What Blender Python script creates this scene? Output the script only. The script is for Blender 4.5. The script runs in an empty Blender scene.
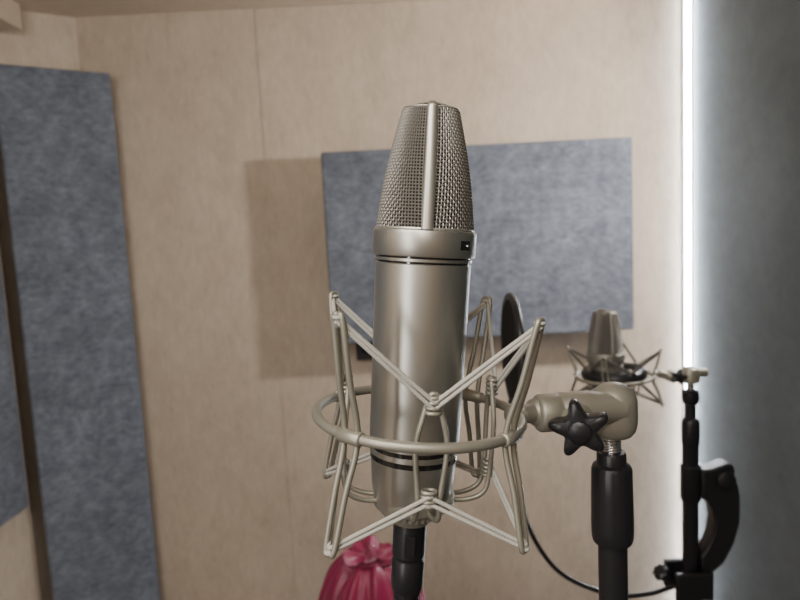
import bpy, math, random
from mathutils import Vector, Matrix
random.seed(4)
scene = bpy.context.scene

# ------------------------------------------------------------------ materials
def new_mat(name):
    m = bpy.data.materials.new(name); m.use_nodes = True
    nt = m.node_tree
    return m, nt, nt.nodes["Principled BSDF"]

def simple(name, col, rough=0.5, metal=0.0, bump=0.0, bscale=400, var=0.0, vscale=30, sheen=0.0, coat=0.0):
    m, nt, b = new_mat(name)
    b.inputs["Base Color"].default_value = (*col, 1)
    b.inputs["Roughness"].default_value = rough
    b.inputs["Metallic"].default_value = metal
    if sheen: b.inputs["Sheen Weight"].default_value = sheen
    if coat: b.inputs["Coat Weight"].default_value = coat
    tc = nt.nodes.new("ShaderNodeTexCoord")
    if var > 0:
        n = nt.nodes.new("ShaderNodeTexNoise"); n.inputs["Scale"].default_value = vscale
        n.inputs["Detail"].default_value = 4
        nt.links.new(tc.outputs["Object"], n.inputs["Vector"])
        r = nt.nodes.new("ShaderNodeValToRGB")
        r.color_ramp.elements[0].position = 0.3; r.color_ramp.elements[1].position = 0.7
        r.color_ramp.elements[0].color = (*[c*(1-var) for c in col], 1)
        r.color_ramp.elements[1].color = (*[min(1, c*(1+var)) for c in col], 1)
        nt.links.new(n.outputs["Fac"], r.inputs["Fac"])
        nt.links.new(r.outputs["Color"], b.inputs["Base Color"])
    if bump > 0:
        n = nt.nodes.new("ShaderNodeTexNoise"); n.inputs["Scale"].default_value = bscale
        nt.links.new(tc.outputs["Object"], n.inputs["Vector"])
        bp = nt.nodes.new("ShaderNodeBump"); bp.inputs["Strength"].default_value = bump
        bp.inputs["Distance"].default_value = 0.001
        nt.links.new(n.outputs["Fac"], bp.inputs["Height"])
        nt.links.new(bp.outputs["Normal"], b.inputs["Normal"])
    return m

def felt(name, col, dark, light, streak=(14, 14, 5), ribs=0.0, big=2.0, bigamt=0.15, fib=0.35, speck=0.0, sscale=(60, 60, 60)):
    """soft fibrous fabric: mottled fibres + broad tone drift + fine flecks + optional faint vertical ribs"""
    m, nt, b = new_mat(name)
    b.inputs["Roughness"].default_value = 0.95
    b.inputs["Specular IOR Level"].default_value = 0.15
    b.inputs["Sheen Weight"].default_value = 0.1
    tc = nt.nodes.new("ShaderNodeTexCoord")
    def scaled(src, tex_out, lo, hi, f0=.3, f1=.7):
        mr = nt.nodes.new("ShaderNodeMapRange")
        mr.inputs["From Min"].default_value = f0; mr.inputs["From Max"].default_value = f1
        mr.inputs["To Min"].default_value = lo; mr.inputs["To Max"].default_value = hi
        nt.links.new(tex_out, mr.inputs["Value"])
        mx = nt.nodes.new("ShaderNodeVectorMath"); mx.operation = 'SCALE'
        nt.links.new(src, mx.inputs[0]); nt.links.new(mr.outputs[0], mx.inputs["Scale"])
        return mx.outputs[0]
    mp = nt.nodes.new("ShaderNodeMapping"); mp.inputs["Scale"].default_value = streak
    nt.links.new(tc.outputs["Object"], mp.inputs["Vector"])
    n1 = nt.nodes.new("ShaderNodeTexNoise"); n1.inputs["Scale"].default_value = 3.2
    n1.inputs["Detail"].default_value = 9; n1.inputs["Roughness"].default_value = 0.78
    n1.inputs["Distortion"].default_value = 0.25
    nt.links.new(mp.outputs[0], n1.inputs["Vector"])
    r = nt.nodes.new("ShaderNodeValToRGB")
    e = r.color_ramp.elements
    e[0].position = 0.30; e[0].color = (*dark, 1)
    e[1].position = 0.72; e[1].color = (*light, 1)
    mid = r.color_ramp.elements.new(0.5); mid.color = (*col, 1)
    nt.links.new(n1.outputs["Fac"], r.inputs["Fac"])
    n2 = nt.nodes.new("ShaderNodeTexNoise"); n2.inputs["Scale"].default_value = big
    n2.inputs["Detail"].default_value = 3
    nt.links.new(tc.outputs["Object"], n2.inputs["Vector"])
    out = scaled(r.outputs["Color"], n2.outputs["Fac"], 1-bigamt, 1+bigamt)
    if speck > 0:
        mp2 = nt.nodes.new("ShaderNodeMapping"); mp2.inputs["Scale"].default_value = sscale
        nt.links.new(tc.outputs["Object"], mp2.inputs["Vector"])
        n4 = nt.nodes.new("ShaderNodeTexNoise"); n4.inputs["Scale"].default_value = 1.0
        n4.inputs["Detail"].default_value = 4; n4.inputs["Roughness"].default_value = .65
        nt.links.new(mp2.outputs[0], n4.inputs["Vector"])
        out = scaled(out, n4.outputs["Fac"], 1-speck, 1+speck*.8, .28, .66)
    n3 = nt.nodes.new("ShaderNodeTexNoise"); n3.inputs["Scale"].default_value = 260
    n3.inputs["Detail"].default_value = 3
    nt.links.new(tc.outputs["Object"], n3.inputs["Vector"])
    if ribs > 0:
        w = nt.nodes.new("ShaderNodeTexWave"); w.wave_type = 'BANDS'; w.bands_direction = 'X'
        w.inputs["Scale"].default_value = 30; w.inputs["Distortion"].default_value = 1.2
        w.inputs["Detail"].default_value = 2
        nt.links.new(tc.outputs["Object"], w.inputs["Vector"])
        out = scaled(out, w.outputs["Fac"], 1-ribs, 1+ribs, 0, 1)
    nt.links.new(out, b.inputs["Base Color"])
    bp = nt.nodes.new("ShaderNodeBump"); bp.inputs["Strength"].default_value = fib
    bp.inputs["Distance"].default_value = 0.003
    nt.links.new(n3.outputs["Fac"], bp.inputs["Height"]); nt.links.new(bp.outputs["Normal"], b.inputs["Normal"])
    return m

M_wall = felt("beige_carpet", (.505, .415, .325), (.44, .355, .275), (.565, .47, .375), (5, 5, 3), ribs=.02, big=1.6, bigamt=.08, speck=.09, sscale=(60, 60, 22))
M_ceil = felt("beige_ceiling_carpet", (.56, .455, .345), (.51, .41, .31), (.60, .49, .375), (6, 6, 6), big=1.5, bigamt=.06)
M_panel = felt("blue_grey_felt", (.135, .150, .182), (.085, .097, .122), (.20, .22, .258), (7, 7, 9), big=7, bigamt=.18, speck=.22, sscale=(45, 45, 80))
M_panel_r = felt("teal_grey_felt", (.100, .116, .121), (.084, .099, .104), (.118, .136, .141), (6, 6, 6), big=3, bigamt=.08)
M_floor = felt("dark_floor_carpet", (.12, .10, .09), (.09, .08, .07), (.15, .13, .11), (10, 10, 10))
M_mic = simple("champagne_nickel", (.44, .43, .39), .37, .92, bump=.05, bscale=2500)
M_rib = simple("champagne_nickel_rib", (.46, .45, .40), .40, .85)
M_wire = simple("grille_wire", (.30, .285, .26), .5, .75)
M_inner = simple("grille_inner_gauze", (.032, .029, .026), .6, .4, bump=.6, bscale=1500)
M_mount = simple("champagne_painted_rod", (.31, .295, .245), .44, .55, bump=.05, bscale=900)
M_cord = simple("beige_elastic_cord", (.45, .435, .39), .85, 0, bump=.5, bscale=1800)
M_cord2 = simple("dark_elastic_cord", (.10, .09, .08), .85, 0)
M_black = simple("black_plastic", (.012, .012, .014), .38, 0, bump=.1, bscale=700)
M_blacks = simple("black_satin_metal", (.015, .015, .018), .36, .2)
M_rubber = simple("black_rubber", (.015, .015, .016), .6, 0)
M_chrome = simple("bright_steel", (.62, .62, .64), .22, 1)
M_gloss = simple("gloss_black_ring", (.006, .006, .007), .15, 0, coat=.5)
M_red = simple("crimson_satin", (.21, .007, .048), .42, 0, sheen=.2, var=.15, vscale=25)
M_wood = simple("dark_wood", (.10, .06, .035), .5, 0, var=.25, vscale=18)
M_alu = simple("aluminium_profile", (.6, .6, .6), .4, .9)
M_gauze = simple("black_gauze", (.01, .01, .011), .8, 0, bump=.8, bscale=900)
M_mic2 = simple("satin_grey_nickel", (.27, .26, .225), .45, .7)

M_led, nt, b = new_mat("led_diffuser")
b.inputs["Base Color"].default_value = (.9, .93, 1, 1)
b.inputs["Emission Color"].default_value = (.84, .91, 1, 1)
b.inputs["Emission Strength"].default_value = 105

# ------------------------------------------------------------------ mesh tools
class MB:
    def __init__(s): s.v = []; s.f = []
    def ring_sweep(s, rings, cyclic=False, caps=True):
        base = len(s.v); n = len(rings[0])
        for r in rings: s.v.extend([tuple(p) for p in r])
        m = len(rings)
        for i in range(m if cyclic else m-1):
            a = base+i*n; c = base+((i+1) % m)*n
            for j in range(n):
                k = (j+1) % n
                s.f.append((a+j, a+k, c+k, c+j))
        if caps and not cyclic:
            s.f.append(tuple(base+j for j in reversed(range(n))))
            s.f.append(tuple(base+(m-1)*n+j for j in range(n)))
    def tube(s, pts, r, seg=10, cyclic=False, ref=None, ry=None):
        pts = [Vector(p) for p in pts]; m = len(pts)
        tang = []
        for i in range(m):
            if cyclic: t = pts[(i+1) % m]-pts[i-1]
            else: t = pts[min(i+1, m-1)]-pts[max(i-1, 0)]
            tang.append(t.normalized())
        up = Vector(ref) if ref else (Vector((0, 0, 1)) if abs(tang[0].z) < .9 else Vector((1, 0, 0)))
        rings = []; nrm = None
        for i in range(m):
            t = tang[i]
            src = up if (ref or nrm is None) else nrm
            nrm = (src - t*src.dot(t)).normalized()
            bn = t.cross(nrm)
            rr = r[i] if isinstance(r, (list, tuple)) else r
            r2 = rr if ry is None else (ry[i] if isinstance(ry, (list, tuple)) else ry)
            rings.append([pts[i]+nrm*(rr*math.cos(2*math.pi*j/seg))+bn*(r2*math.sin(2*math.pi*j/seg)) for j in range(seg)])
        s.ring_sweep(rings, cyclic)
    def lathe(s, prof, seg=64, M=None, rf=None, caps=True):
        M = M or Matrix.Identity(4)
        rings = []
        for (r, h) in prof:
            ring = []
            for j in range(seg):
                a = 2*math.pi*j/seg
                q = r*(rf(a) if rf else 1)
                ring.append(M @ Vector((q*math.cos(a), q*math.sin(a), h)))
            rings.append(ring)
        s.ring_sweep(rings, False, caps)
    def box(s, lo, hi, M=None):
        M = M or Matrix.Identity(4); b0 = len(s.v)
        for z in (lo[2], hi[2]):
            for x, y in ((lo[0], lo[1]), (hi[0], lo[1]), (hi[0], hi[1]), (lo[0], hi[1])):
                s.v.append(tuple(M @ Vector((x, y, z))))
        for f in ((3, 2, 1, 0), (4, 5, 6, 7), (0, 1, 5, 4), (1, 2, 6, 5), (2, 3, 7, 6), (3, 0, 4, 7)):
            s.f.append(tuple(b0+i for i in f))
    def prism(s, poly, y0, y1, M=None):
        M = M or Matrix.Identity(4)
        s.ring_sweep([[M @ Vector((x, y0, z)) for x, z in poly], [M @ Vector((x, y1, z)) for x, z in poly]])
    def make(s, name, mat, parent=None, smooth=True, bevel=0, bseg=3, angle=35):
        me = bpy.data.meshes.new(name); me.from_pydata(s.v, [], s.f); me.update()
        import bmesh
        bm = bmesh.new(); bm.from_mesh(me); bmesh.ops.recalc_face_normals(bm, faces=bm.faces)
        if smooth:
            for e in bm.edges:
                if len(e.link_faces) == 2 and e.calc_face_angle(0) > math.radians(angle): e.smooth = False
            for f in bm.faces: f.smooth = True
        bm.to_mesh(me); bm.free()
        o = bpy.data.objects.new(name, me); scene.collection.objects.link(o)
        me.materials.append(mat)
        if bevel:
            md = o.modifiers.new("bevel", 'BEVEL'); md.width = bevel; md.segments = bseg; md.limit_method = 'ANGLE'
            for p in me.polygons: p.use_smooth = True
        if parent: o.parent = parent
        return o

def catmull(pts, n=8, cyclic=False):
    P = [Vector(p) for p in pts]; m = len(P); out = []
    rng = range(m if cyclic else m-1)
    for i in rng:
        if cyclic: a, b_, c, d = P[i-1], P[i], P[(i+1) % m], P[(i+2) % m]
        else: a, b_, c, d = P[max(i-1, 0)], P[i], P[i+1], P[min(i+2, m-1)]
        for k in range(n):
            t = k/n
            out.append(.5*((2*b_)+(-a+c)*t+(2*a-5*b_+4*c-d)*t*t+(-a+3*b_-3*c+d)*t**3))
    if not cyclic: out.append(P[-1])
    return out

def empty(name, loc=(0, 0, 0), rot=(0, 0, 0)):
    e = bpy.data.objects.new(name, None); e.empty_display_size = .05
    e.location = loc; e.rotation_euler = rot
    scene.collection.objects.link(e); return e

def axisM(loc, d):
    return Matrix.Translation(loc) @ Vector(d).to_track_quat('Z', 'Y').to_matrix().to_4x4()

# ------------------------------------------------------------------ room
LX, RX, BY, FY, H = -1.09, .95, 1.90, -1.30, 2.13
def slab(name, lo, hi, mat, bevel=0):
    mb = MB(); mb.box(lo, hi); return mb.make(name, mat, smooth=False, bevel=bevel)
slab("floor", (LX-.1, FY-.1, -.1), (RX+.1, BY+.1, 0), M_floor)
slab("ceiling", (LX-.1, FY-.1, H), (RX+.1, BY+.1, H+.1), M_ceil)
mb = MB(); mb.box((LX-.1, BY, 0), (RX+.1, BY+.1, H))
mb.box((-.383, BY-.0022, 0), (.42, BY+.001, H-.001))      # overlapping carpet sheet: gives the faint seams
mb.make("wall_back", M_wall, smooth=False)
slab("wall_left", (LX-.1, FY, 0), (LX, BY, H), M_wall)
slab("wall_right", (RX, FY, 0), (RX+.1, BY, H), M_wall)
slab("wall_front", (LX-.1, FY-.1, 0), (RX+.1, FY, H), M_wall)
mb = MB()
mb.ring_sweep([[Vector((-.911, 1.9, z)), Vector((-1.09, 1.787, z)), Vector((-1.09, 1.9, z))] for z in (0, H)])
mb.make("wall_corner", M_wall, smooth=False)
slab("trim_ceiling_left", (LX, FY, 2.06), (-1.00, 1.78, H), M_ceil, .003)

def panel(name, w, h, t, mat, loc, rotz, bevel=.006, batten=0):
    root = empty(name, loc, (0, 0, rotz))
    mb = MB(); mb.box((-w/2, 0, -h/2), (w/2, t, h/2))
    mb.make("felt_board", mat, root, bevel=bevel)
    if batten:
        mb = MB()
        for x in (-w*.32, w*.32): mb.box((x-.02, t, -h*.35), (x+.02, t+batten, h*.35))
        mb.make("mounting_battens", M_wood, root, smooth=False)
    return root
panel("acoustic_panel", .865, .541, .05, M_panel, (.233, 1.75, 1.4175), 0, batten=.097)
A = Vector((-1.045, 1.697, 0)); B = Vector((-.802, 1.85, 0)); c = (A+B)/2
panel("acoustic_panel", (B-A).length, 1.93, .045, M_panel, (c.x, c.y, 1.955-.965), math.atan2(.153, .243))
panel("acoustic_panel", 1.3, 1.17, .03, M_panel, (-1.056, 1.66-.65, .752+.585), math.pi/2)
panel("acoustic_panel", 2.6, 2.125, .05, M_panel_r, (.898, 1.885-1.3, 1.065), -math.pi/2)

root = empty("led_strip_light", (.883, 1.885, 0))
mb = MB(); mb.box((-.009, .006, .05), (.009, .014, 2.11)); mb.make("aluminium_channel", M_alu, root, smooth=False)
mb = MB(); mb.tube([(0, .002, .055), (0, .002, 2.105)], .0065, 16); mb.make("diffuser", M_led, root)

root = empty("wall_socket", (-.112, 1.895, 1.110))
mb = MB(); mb.box((-.03, -.03, -.035), (.03, .004, .035)); mb.make("socket_body", M_black, root, bevel=.004)
mb = MB(); mb.lathe([(.012, 0), (.014, .003), (.014, .008), (.010, .010)], 24, axisM((0, -.03, 0), (0, -1, 0))); mb.make("socket_insert", M_blacks, root)

# ------------------------------------------------------------------ microphone
def build_mic(name, loc, rot, hb, NV=92, NR=37, shell=None, rib=None):
    root = empty(name, loc, rot)
    S = hb; shell = shell or M_mic; rib = rib or M_rib
    mb = MB()
    mb.lathe([(.0205, .000), (.0225, .0015), (.0228, .006), (.0245, .016), (.0252, .026), (.0258, .032)], 96)
    mb.lathe([(.0258, .0345), (.0264, .0350), (.0265, .0378), (.0258, .0383)], 96)
    mb.lathe([(.0258, .0402), (.0266, .0408), (.0269, .046), (.0276, S-.03), (.0277, S-.0193), (.0272, S-.0188)], 96)
    mb.lathe([(.0272, S-.0178), (.0280, S-.0175), (.0281, S-.0160), (.0272, S-.0157)], 96)
    mb.lathe([(.0276, S-.0150), (.0294, S-.0148), (.0298, S-.0142), (.0299, S-.002), (.0295, S-.0006), (.0287, S), (.026, S+.0004)], 96)
    mb.make("body_shell", shell, root)
    mb = MB()
    mb.lathe([(.0262, .0318), (.0262, .0347)], 96); mb.lathe([(.0262, .0381), (.0262, .0405)], 96)
    mb.lathe([(.0268, S-.0192), (.0268, S-.0148)], 96)
    mb.make("black_rings", M_gloss, root)
    mb = MB(); az0 = math.radians(-43); rings = []
    for i in range(13):
        a = az0+(i/12-.5)*.27
        rings.append([Vector((rr*math.cos(a), rr*math.sin(a), S-.0145+hh)) for rr, hh in ((.0288, .0040), (.02998, .0042), (.02998, .0092), (.0288, .0094))])
    mb.ring_sweep(rings); mb.make("switch_window", M_gloss, root)
    mb = MB(); a = az0+.03
    mb.lathe([(.0008, 0), (.0007, .0009), (.0004, .0012)], 16, axisM((.0298*math.cos(a), .0298*math.sin(a), S-.0078), (math.cos(a), math.sin(a), 0)))
    mb.make("switch_stud", M_chrome, root)
    HH = .0655
    def sect(t, k=1.0):
        hx = (.0277-.0120*t+.0014*math.sin(math.pi*t))*k
        hy = (.0277-.0070*t+.0012*math.sin(math.pi*t))*k
        return hx, hy, 2+.9*t
    def hp(t, a, off=0.0):
        hx, hy, n = sect(t)
        ca, sa = math.cos(a), math.sin(a)
        x = hx*math.copysign(abs(ca)**(2/n), ca); y = hy*math.copysign(abs(sa)**(2/n), sa)
        v = Vector((x, y, 0)); v += v.normalized()*off
        v.z = S+t*HH; return v
    mb = MB(); wr = .00042; amp = .00038
    for i in range(NV):
        a = 2*math.pi*(i+.5)/NV
        pts = [hp(j/(NR*2), a, amp*math.sin(math.pi*(j/2+i))) for j in range(NR*2+1)]
        mb.tube(pts, wr, 5, ref=(math.cos(a), math.sin(a), 0))
    for j in range(NR):
        t = (j+.5)/NR
        pts = [hp(t, 2*math.pi*(i/2+.5)/NV, -amp*math.sin(math.pi*(j+.5))*math.cos(math.pi*i/2)) for i in range(NV*2)]
        mb.tube(pts, wr, 5, cyclic=True, ref=(0, 0, 1))
    ztop = S+HH
    hx, hy, n = sect(1)
    for k in range(-8, 9):
        x = k*.0018
        if abs(x) < hx*.96:
            yy = hy*(1-abs(x/hx)**n)**(1/n)
            mb.tube([(x, -yy, ztop), (x*.98, -yy*.6, ztop+.0018), (x*.97, 0, ztop+.0024), (x*.98, yy*.6, ztop+.0018), (x, yy, ztop)], wr, 5)
    for k in range(-11, 12):
        y = k*.0018
        if abs(y) < hy*.96:
            xx = hx*(1-abs(y/hy)**n)**(1/n)
            mb.tube([(-xx, y, ztop), (-xx*.6, y, ztop+.0016), (0, y, ztop+.0022), (xx*.6, y, ztop+.0016), (xx, y, ztop)], wr, 5)
    mb.make("grille_weave", M_wire, root)
    mb = MB(); rings = []
    for j in range(17):
        t = j/16; rings.append([hp(t, 2*math.pi*i/72, -.0012) for i in range(72)])
    rings.append([hp(1, 2*math.pi*i/72, -.005)+Vector((0, 0, .001)) for i in range(72)])
    mb.ring_sweep(rings); mb.make("inner_gauze", M_inner, root)
    mb = MB()
    mb.tube([hp(1, 2*math.pi*i/72, .0000)+Vector((0, 0, .0002)) for i in range(72)], .0006, 8, cyclic=True, ref=(0, 0, 1))
    mb.tube([hp(.004, 2*math.pi*i/96, .0001) for i in range(96)], .0010, 8, cyclic=True, ref=(0, 0, 1))
    path = [hp(j/20, -math.pi/2, .0008) for j in range(21)]
    hyt = sect(1)[1]
    for y, z in ((-.93, .0016), (-.72, .0026), (-.3, .0031), (.3, .0031), (.72, .0026), (.93, .0016)):
        path.append(Vector((0, y*hyt, ztop+z)))
    for j in range(20, -1, -1):
        path.append(hp(j/20, math.pi/2, .0008))
    m = len(path)
    wid = [.0034-.0006*min(1, min(i, m-1-i)/20) for i in range(m)]
    mb.tube(path, wid, 16, ref=(1, 0, 0), ry=[.0017]*m)
    mb.make("head_frame_rib", rib, root)
    mb = MB()
    mb.lathe([(.0150, -.0035), (.0185, -.0030), (.0190, -.001), (.0190, .0015), (.018, .003)], 64, rf=lambda a: 1+.02*math.cos(32*a))
    mb.lathe([(.0115, -.0090), (.0118, -.0085), (.0118, -.003)], 48)
    mb.make("mount_nut", M_mount, root)
    mb = MB()
    mb.lathe([(.0096, -.008), (.0100, -.010), (.0101, -.030), (.0094, -.031), (.0094, -.033), (.0100, -.034), (.0099, -.050), (.0090, -.053)], 48)
    prof = []; h = -.053
    for i in range(9):
        r = .0084-.00042*i
        prof += [(r, h), (r, h-.0022), (r-.0011, h-.0027), (r-.0011, h-.0037)]; h -= .0040
    mb.lathe(prof, 40)
    mb.box((-.003, -.0112, -.027), (.003, -.009, -.014))
    mb.make("cable_connector", M_blacks, root)
    return root

TILT = .096
MIC = (.0004, .360, 1.287)
build_mic("condenser_microphone", MIC, (0, TILT, 0), .1658)

# ------------------------------------------------------------------ shock mount
def build_mount(name, loc, rot, ring_h, up, dn, iu, il, az0, cord, rodr=.0017, basket=None, base_h=.012):
    root = empty(name, loc, rot)
    R = .0605; RA = .0730
    def pt(r, az, h, w=0):
        c_, s_ = math.cos(az), math.sin(az)
        return Vector((r*c_-w*s_, r*s_+w*c_, h))
    mb = MB()
    mb.tube([pt(R, 2*math.pi*i/120, ring_h) for i in range(120)], .0029, 14, cyclic=True, ref=(0, 0, 1))
    mb.make("mount_ring", M_mount, root)
    rods = MB(); cords = MB(); joints = MB()
    azs = [math.radians(az0+90*k) for k in range(4)]
    for az in azs:
        hu, hd = ring_h+up, ring_h-dn
        ctl = [(RA, az, hu, 0), (RA-.0004, az, hu-.003, .0029), (R+.0065, az, ring_h+up*.5, .0036), (R-.0005, az, ring_h, .0046),
               (R+.0065, az, ring_h-dn*.5, .0036), (RA-.0004, az, hd+.003, .0029), (RA, az, hd, 0)]
        half = [pt(*c_) for c_ in ctl]
        other = [pt(c_[0], c_[1], c_[2], -c_[3]) for c_ in reversed(ctl[1:-1])]
        rods.tube(catmull(half+other, 7, True), rodr, 8, cyclic=True, ref=(math.cos(az), math.sin(az), .01))
        joints.tube([pt(R, az, ring_h, -.008), pt(R, az, ring_h, -.0072), pt(R, az, ring_h, .0072), pt(R, az, ring_h, .008)], [.0032, .0040, .0040, .0032], 14)
    for k in range(4):
        az = azs[k]+math.pi/4
        ctl = [(.016, az, base_h-.006, .004), (.030, az, base_h-.006, .0055), (.0405, az, base_h-.001, .0065), (.0435, az, il, .0060), (.0438, az, (il+iu)/2, .0085),
               (.0430, az, iu-.010, .0050), (.0425, az, iu-.001, .0026), (.0425, az, iu+.0015, 0)]
        half = [pt(*c_) for c_ in ctl]; other = [pt(c_[0], c_[1], c_[2], -c_[3]) for c_ in reversed(ctl[:-1])]
        rods.tube(catmull(half+other, 7), rodr*.92, 8)
        for hh, ln in ((iu-.004, .011), (il, .010)):
            for i in range(4):
                z = hh+(i/3-.5)*ln*.75
                joints.tube([pt(.0437, az, z)+Vector((.0038*math.cos(b_)*-math.sin(az), .0038*math.cos(b_)*math.cos(az), 0))+Vector((math.cos(az), math.sin(az), 0))*(.0028*math.sin(b_)) for b_ in [2*math.pi*j/16 for j in range(16)]], .0012, 6, cyclic=True, ref=(0, 0, 1))
        for sgn in (1, -1):
            az2 = azs[k] if sgn == 1 else azs[(k+1) % 4]
            for off in (-.0019, .0019):
                cords.tube([pt(RA+.001, az2, ring_h+up-.002+off*.6), pt(.046, az, iu-.004+off)], .0012, 7)
                cords.tube([pt(RA+.001, az2, ring_h-dn+.002+off*.6), pt(.046, az, il+off)], .0012, 7)
    for az in azs:
        for hh in (ring_h+up-.001, ring_h-dn+.001):
            cords.tube([pt(RA, az, hh)+Vector((-math.sin(az), math.cos(az), 0))*(.0022*math.cos(b_))+Vector((math.cos(az), math.sin(az), 0))*(.0022*math.sin(b_)) for b_ in [2*math.pi*j/16 for j in range(16)]], .0010, 6, cyclic=True, ref=(0, 0, 1))
    rods.make("mount_rods", M_mount, root, angle=80); cords.make("elastic_cords", cord, root, angle=80); joints.make("mount_joints", M_mount, root, angle=60)
    mb = MB()
    mb.lathe([(.0195, base_h-.0095), (.0235, base_h-.009), (.0240, base_h-.007), (.0240, base_h-.004), (.0228, base_h-.003), (.0195, base_h-.003)], 64)
    mb.make("base_plate", M_mount, root)
    if basket:
        mb = MB()
        mb.tube([pt(.042, 2*math.pi*i/64, basket+.004) for i in range(64)], .0105, 12, cyclic=True, ref=(0, 0, 1))
        mb.make("holder_collar", M_black, root)
    return root
sm = build_mount("shock_mount", (MIC[0]+.002, MIC[1], MIC[2]), (0, TILT, 0), .057, .0645, .059, .0785, .0235, -38, M_cord)
inv = (Matrix.Translation(sm.location) @ sm.rotation_euler.to_matrix().to_4x4()).inverted()
def in_parent(mb):
    mb.v = [tuple(inv @ Vector(v)) for v in mb.v]
mb = MB()
mb.tube(catmull([(.062, .366, 1.338), (.070, .370, 1.337), (.080, .376, 1.336), (.092, .384, 1.335)], 5), [.0045]*5+[.006]*5+[.0085]*5+[.010], 24)
ax = Vector((.985, .17, -.03)).normalized(); p0 = Vector((.082, .377, 1.335))
mb.lathe([(.0085, -.001), (.0108, 0), (.0118, .0015), (.0120, .012), (.0116, .013), (.0116, .0142), (.0122, .0152), (.0122, .034), (.0105, .044), (.0100, .056)], 48, axisM(p0, ax))
mb.lathe([(.0095, .0035), (.0105, .002), (.0108, -.010), (.0108, -.016)], 40, axisM((.1045, .368, 1.331), (-.12, -1, -.10)))
in_parent(mb); mb.make("swivel_barrel", M_mount, sm)
mb = MB()
prof = []
for i in range(9):
    a = math.pi/2*(i/8); prof.append((.0148*math.sin(a)+.0002, .0060+.0135*math.cos(a)))
mb.lathe(prof+[(.0150, .002), (.0150, -.006), (.0138, -.012), (.0118, -.0150), (.0100, -.016)], 56, Matrix.Translation((.1348, .392, 1.3290)))
mb.lathe([(.0095, -.003), (.0115, -.001), (.0118, .010)], 40, axisM((.1348, .404, 1.329), (0, 1, 0)))
in_parent(mb); mb.make("swivel_elbow", M_mount, sm)
mb = MB()
def star(a): return .77+.23*math.cos(5*a)+.03*math.cos(10*a)
KM = axisM((.1030, .3590, 1.3305), (-.30, -1, -.10)) @ Matrix.Rotation(.5, 4, 'Z')
mb.lathe([(.0120, -.0045), (.0160, -.0035), (.0176, -.001), (.0176, .0040), (.0158, .0062), (.0100, .0070)], 120, KM, rf=star)
mb.lathe([(.0070, .005), (.0068, .0085), (.0050, .0098)], 32, KM)
mb.lathe([(.007, -.012), (.008, -.003)], 32, KM)
in_parent(mb); mb.make("star_knob", M_black, sm, angle=50)

# ------------------------------------------------------------------ microphone stand
def tripod(mb, x, y, r=.30, rot=.4):
    for k in range(3):
        a = rot+k*2*math.pi/3
        mb.tube([(x+.02*math.cos(a), y+.02*math.sin(a), .16), (x+r*math.cos(a), y+r*math.sin(a), .012)], .010, 12)
root = empty("microphone_stand")
sx, sy = .1330, .392
mb = MB()
mb.tube([(sx, sy, z) for z in (1.298, 1.3125)], .0060, 24)
prof = []
for i in range(7): prof += [(.0064, 1.300+i*.0018), (.0057, 1.3009+i*.0018)]
mb.lathe(prof, 32, Matrix.Translation((sx, sy, 0))); mb.make("threaded_stud", M_chrome, root)
mb = MB()
T = Matrix.Translation((sx, sy, 0))
mb.lathe([(.0086, 1.3025), (.0092, 1.3015), (.0094, 1.295), (.0118, 1.2935), (.0128, 1.291), (.0131, 1.275), (.0134, 1.252), (.0132, 1.244), (.0125, 1.2415), (.0105, 1.2405)], 56, T,
         rf=lambda a: 1+.012*math.cos(20*a))
mb.lathe([(.0094, 1.245), (.0094, .62)], 40, T)
mb.lathe([(.0125, .64), (.0165, .63), (.0165, .56), (.013, .55)], 40, T)
mb.lathe([(.0125, .56), (.0125, .14)], 40, T)
mb.lathe([(.020, .20), (.024, .19), (.024, .13), (.016, .12)], 40, T)
tripod(mb, sx, sy); mb.make("stand_tubes", M_blacks, root)

L = Matrix.Translation(MIC) @ Matrix.Rotation(TILT, 4, 'Y')
p1 = L @ Vector((0, 0, -.0895)); p2 = L @ Vector((0, 0, -.12))
root = empty("microphone_cable")
mb = MB(); mb.tube(catmull([p1, p2, (-.03, .355, 1.05), (-.10, .33, .8), (-.20, .30, .5), (-.26, .28, .2), (-.30, .22, .02), (-.42, .10, .006), (-.60, .15, .006), (-.8, -.1, .006)], 12), .0031, 12)
mb.make("cable_jacket", M_rubber, root)

# ------------------------------------------------------------------ second microphone, mount, stand
build_mic("condenser_microphone", (.332, 1.0, 1.160), (0, 0, .15), .082, shell=M_mic2, rib=M_mic2)
sm2 = build_mount("shock_mount", (.346, 1.0, 1.166), (0, -.02, 0), .036, .046, .044, .052, .020, -30, M_cord2, basket=.036, base_h=.006)
mb = MB()
mb.tube(catmull([(.060, 0, .036), (.075, 0, .034), (.09, 0, .030), (.125, 0, .027)], 5), [.004]*5+[.007]*5+[.010]*6, 20)
mb.lathe([(.010, -.012), (.0145, -.010), (.015, .004), (.012, .012), (.006, .016)], 32, Matrix.Translation((.125, 0, .027)))
mb.tube([(.118, 0, .033), (.152, .0, .031)], .0075, 20)
mb.make("swivel_arm", M_mount, sm2)
mb = MB(); mb.lathe([(.009, -.003), (.013, -.002), (.013, .004), (.008, .006)], 60, axisM((.100, -.013, .030), (0, -1, 0)), rf=star)
mb.make("star_knob", M_black, sm2)
root = empty("microphone_stand")
x2, y2 = .4715, 1.0
T = Matrix.Translation((x2, y2, 0))
mb = MB(); mb.lathe([(.006, 1.186), (.006, 1.150)], 24, T); mb.make("threaded_stud", M_chrome, root)
mb = MB()
mb.lathe([(.009, 1.172), (.013, 1.170), (.014, 1.158), (.012, 1.150), (.0085, 1.148), (.0085, 1.125), (.0125, 1.122), (.0145, 1.116), (.0145, 1.085), (.0135, 1.08), (.0130, 1.078), (.0130, .83)], 40, T)
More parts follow.
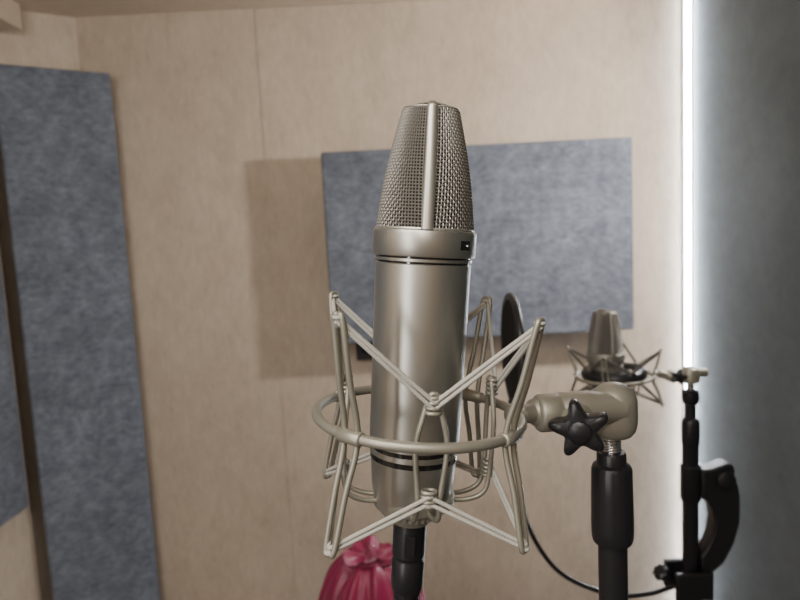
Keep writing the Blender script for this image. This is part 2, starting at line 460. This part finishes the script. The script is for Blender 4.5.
mb.lathe([(.0135, 1.045), (.0165, 1.042), (.0165, .985), (.0135, .98)], 40, T)
mb.lathe([(.014, .845), (.017, .84), (.017, .79), (.0135, .78), (.0135, .14)], 40, T)
mb.lathe([(.020, .20), (.024, .19), (.024, .13), (.016, .12)], 40, T)
tripod(mb, x2, y2, .26, 1.2); mb.make("stand_tubes", M_blacks, root)
def L2(px, py): return (x2+px/1000, 1.0+py/1000)
poly = [L2(*p) for p in ((12, 40), (30, 40), (52, 48), (64, 46), (68, 34), (64, 20), (72, 12), (76, -10), (76, -55), (66, -92), (50, -124), (30, -142), (18, -143), (12, -132), (10, -112), (20, -98), (30, -76), (34, -50), (30, -30), (22, -16), (12, -10))]
mb = MB(); mb.prism(poly, y2-.016, y2+.014); mb.make("clamp_lever", M_black, root, bevel=.004)
mb = MB(); mb.lathe([(.012, 0), (.015, .003), (.015, .010), (.010, .013)], 32, axisM((x2+.048, y2-.016, 1.022), (0, -1, 0))); mb.make("pivot_bolt", M_blacks, root)

# ------------------------------------------------------------------ pop filter with gooseneck
root = empty("pop_filter")
mb = MB()
PC = Vector((.153, .85, 1.283)); th = math.radians(1)
dr = Vector((math.sin(th), math.cos(th), 0)); nm = Vector((math.cos(th), -math.sin(th), 0))
mb.tube([PC+dr*(.075*math.cos(a))+Vector((0, 0, .075*math.sin(a))) for a in [2*math.pi*i/80 for i in range(80)]], .0052, 12, cyclic=True, ref=tuple(nm))
mb.lathe([(.006, -.014), (.0085, -.010), (.0085, .010), (.006, .014)], 24, Matrix.Translation(PC+Vector((0, 0, -.082))))
mb.make("filter_hoop", M_black, root)
mb = MB()
for o in (-.003, .003): mb.lathe([(.001, o), (.074, o)], 64, axisM(PC, nm), caps=True)
mb.make("filter_gauze", M_gauze, root)
mb = MB()
pth = catmull([(.153, .85, 1.195), (.152, .855, 1.15), (.159, .87, 1.086), (.180, .90, .994), (.232, .93, .906), (.317, .95, .853), (.390, .97, .838), (.447, .985, .844)], 40)
mb.tube(pth, [.0034+.0005*(i % 2) for i in range(len(pth))], 10); mb.make("gooseneck", M_black, root)
mb = MB()
mb.box((.436, .972, .818), (.492, .982, .866)); mb.box((.436, 1.018, .818), (.492, 1.028, .866)); mb.box((.486, .972, .818), (.498, 1.028, .866))
mb.make("clamp_jaw", M_black, root, bevel=.003)
mb = MB()
mb.tube([(.436, .985, .842), (.416, .984, .866)], .005, 12)
mb.lathe([(.008, 0), (.013, .002), (.013, .010), (.009, .013)], 48, axisM((.418, .984, .862), (-.6, -.2, .75)), rf=lambda a: 1+.08*math.cos(8*a))
mb.make("clamp_screw", M_blacks, root)

# ------------------------------------------------------------------ crimson bag on a stool
root = empty("drawstring_bag", (-.108, 1.22, .54))
mb = MB(); rings = []; N = 240
prof = [(.09, 0), (.120, .008), (.130, .05), (.122, .10), (.112, .15), (.101, .19), (.086, .222), (.068, .243), (.054, .252), (.053, .259), (.060, .264), (.050, .260), (.030, .255), (.012, .256)]
for p in catmull([(a, b_, 0) for a, b_ in prof], 5):
    r, h = p.x, p.y
    k = min(1, max(0, h/.26)); ring = []
    for j in range(N):
        a = 2*math.pi*j/N
        f = 1+k*(.045*math.sin(13*a+2.5*math.sin(2*a)+4*h)+.028*math.sin(23*a+1.3+1.2*math.sin(3*a)))+.05*math.sin(3*a+1+5*h)+.02*math.sin(7*a+20*h)
        ring.append(Vector((r*f*.97*math.cos(a)+.02*k, r*f*.85*math.sin(a), h+.007*k*math.sin(4*a+1)+.004*k*math.sin(9*a))))
    rings.append(ring)
mb.ring_sweep(rings); mb.make("bag_cloth", M_red, root, angle=80)
mb = MB(); mb.tube([(.02+.054*math.cos(a), .047*math.sin(a), .254+.004*math.sin(3*a)) for a in [2*math.pi*i/40 for i in range(40)]], .003, 8, cyclic=True, ref=(0, 0, 1))
mb.make("drawstring", simple("crimson_cord", (.15, .006, .03), .6), root)
root = empty("stool", (-.09, 1.22, 0))
mb = MB(); mb.lathe([(.15, .50), (.17, .504), (.172, .53), (.165, .538), (.15, .54)], 64); mb.make("stool_seat", M_wood, root)
mb = MB()
for k in range(4):
    a = math.pi/4+k*math.pi/2
    mb.tube([(.12*math.cos(a), .12*math.sin(a), .505), (.18*math.cos(a), .18*math.sin(a), 0)], .014, 16)
mb.tube([(.148*math.cos(2*math.pi*i/48), .148*math.sin(2*math.pi*i/48), .25) for i in range(48)], .008, 10, cyclic=True, ref=(0, 0, 1))
mb.make("stool_legs", M_wood, root)

# ------------------------------------------------------------------ lights
def area(name, loc, target, sx_, sy_, power, col):
    l = bpy.data.lights.new(name, 'AREA'); l.shape = 'RECTANGLE'; l.size = sx_; l.size_y = sy_
    l.energy = power; l.color = col
    o = bpy.data.objects.new(name, l); scene.collection.objects.link(o)
    o.location = loc; o.rotation_euler = (Vector(target)-Vector(loc)).to_track_quat('-Z', 'Y').to_euler()
    return o
area("ceiling_light", (-.35, -.15, 2.10), (-.2, .6, 1.1), .7, .5, 15, (1, .96, .90))
area("front_left_light", (-.85, -.75, 1.55), (0, .6, 1.4), .10, 1.1, 9, (1, .98, .95))
l = bpy.data.lights.new("ceiling_fill", 'POINT'); l.energy = 10; l.shadow_soft_size = .08; l.color = (1, .93, .82)  # added point fill that lifts the dark ceiling and walls, not a real pendant
o = bpy.data.objects.new("ceiling_fill", l); scene.collection.objects.link(o); o.location = (-.1, -.55, 1.80)
l = bpy.data.lights.new("side_lamp", 'SPOT'); l.energy = 42; l.spot_size = math.radians(150); l.spot_blend = .5
l.shadow_soft_size = .035; l.color = (1, .95, .90)
o = bpy.data.objects.new("side_lamp", l); scene.collection.objects.link(o)
o.location = (.80, 1.165, 1.66); o.rotation_euler = (Vector((-.3, 1.9, 1.45))-o.location).to_track_quat('-Z', 'Y').to_euler()

w = bpy.data.worlds.new("world"); scene.world = w; w.use_nodes = True
w.node_tree.nodes["Background"].inputs[0].default_value = (.5, .5, .55, 1)
w.node_tree.nodes["Background"].inputs[1].default_value = .2

# ------------------------------------------------------------------ camera
cam = bpy.data.cameras.new("camera"); co = bpy.data.objects.new("camera", cam); scene.collection.objects.link(co)
cam.sensor_width = 36; cam.lens = 620*36/800; cam.clip_start = .01
pitch = math.radians(6); rho = .05
F = Vector((0, math.cos(pitch), -math.sin(pitch))); R0 = Vector((1, 0, 0)); U0 = Vector((0, math.sin(pitch), math.cos(pitch)))
Rv = R0*math.cos(rho)-U0*math.sin(rho); Uv = U0*math.cos(rho)+R0*math.sin(rho)
m = Matrix((Rv, Uv, -F)).transposed().to_4x4(); m.translation = (0, 0, 1.45)
co.matrix_world = m
cam.dof.use_dof = True; cam.dof.focus_distance = .34; cam.dof.aperture_fstop = 11
scene.camera = co
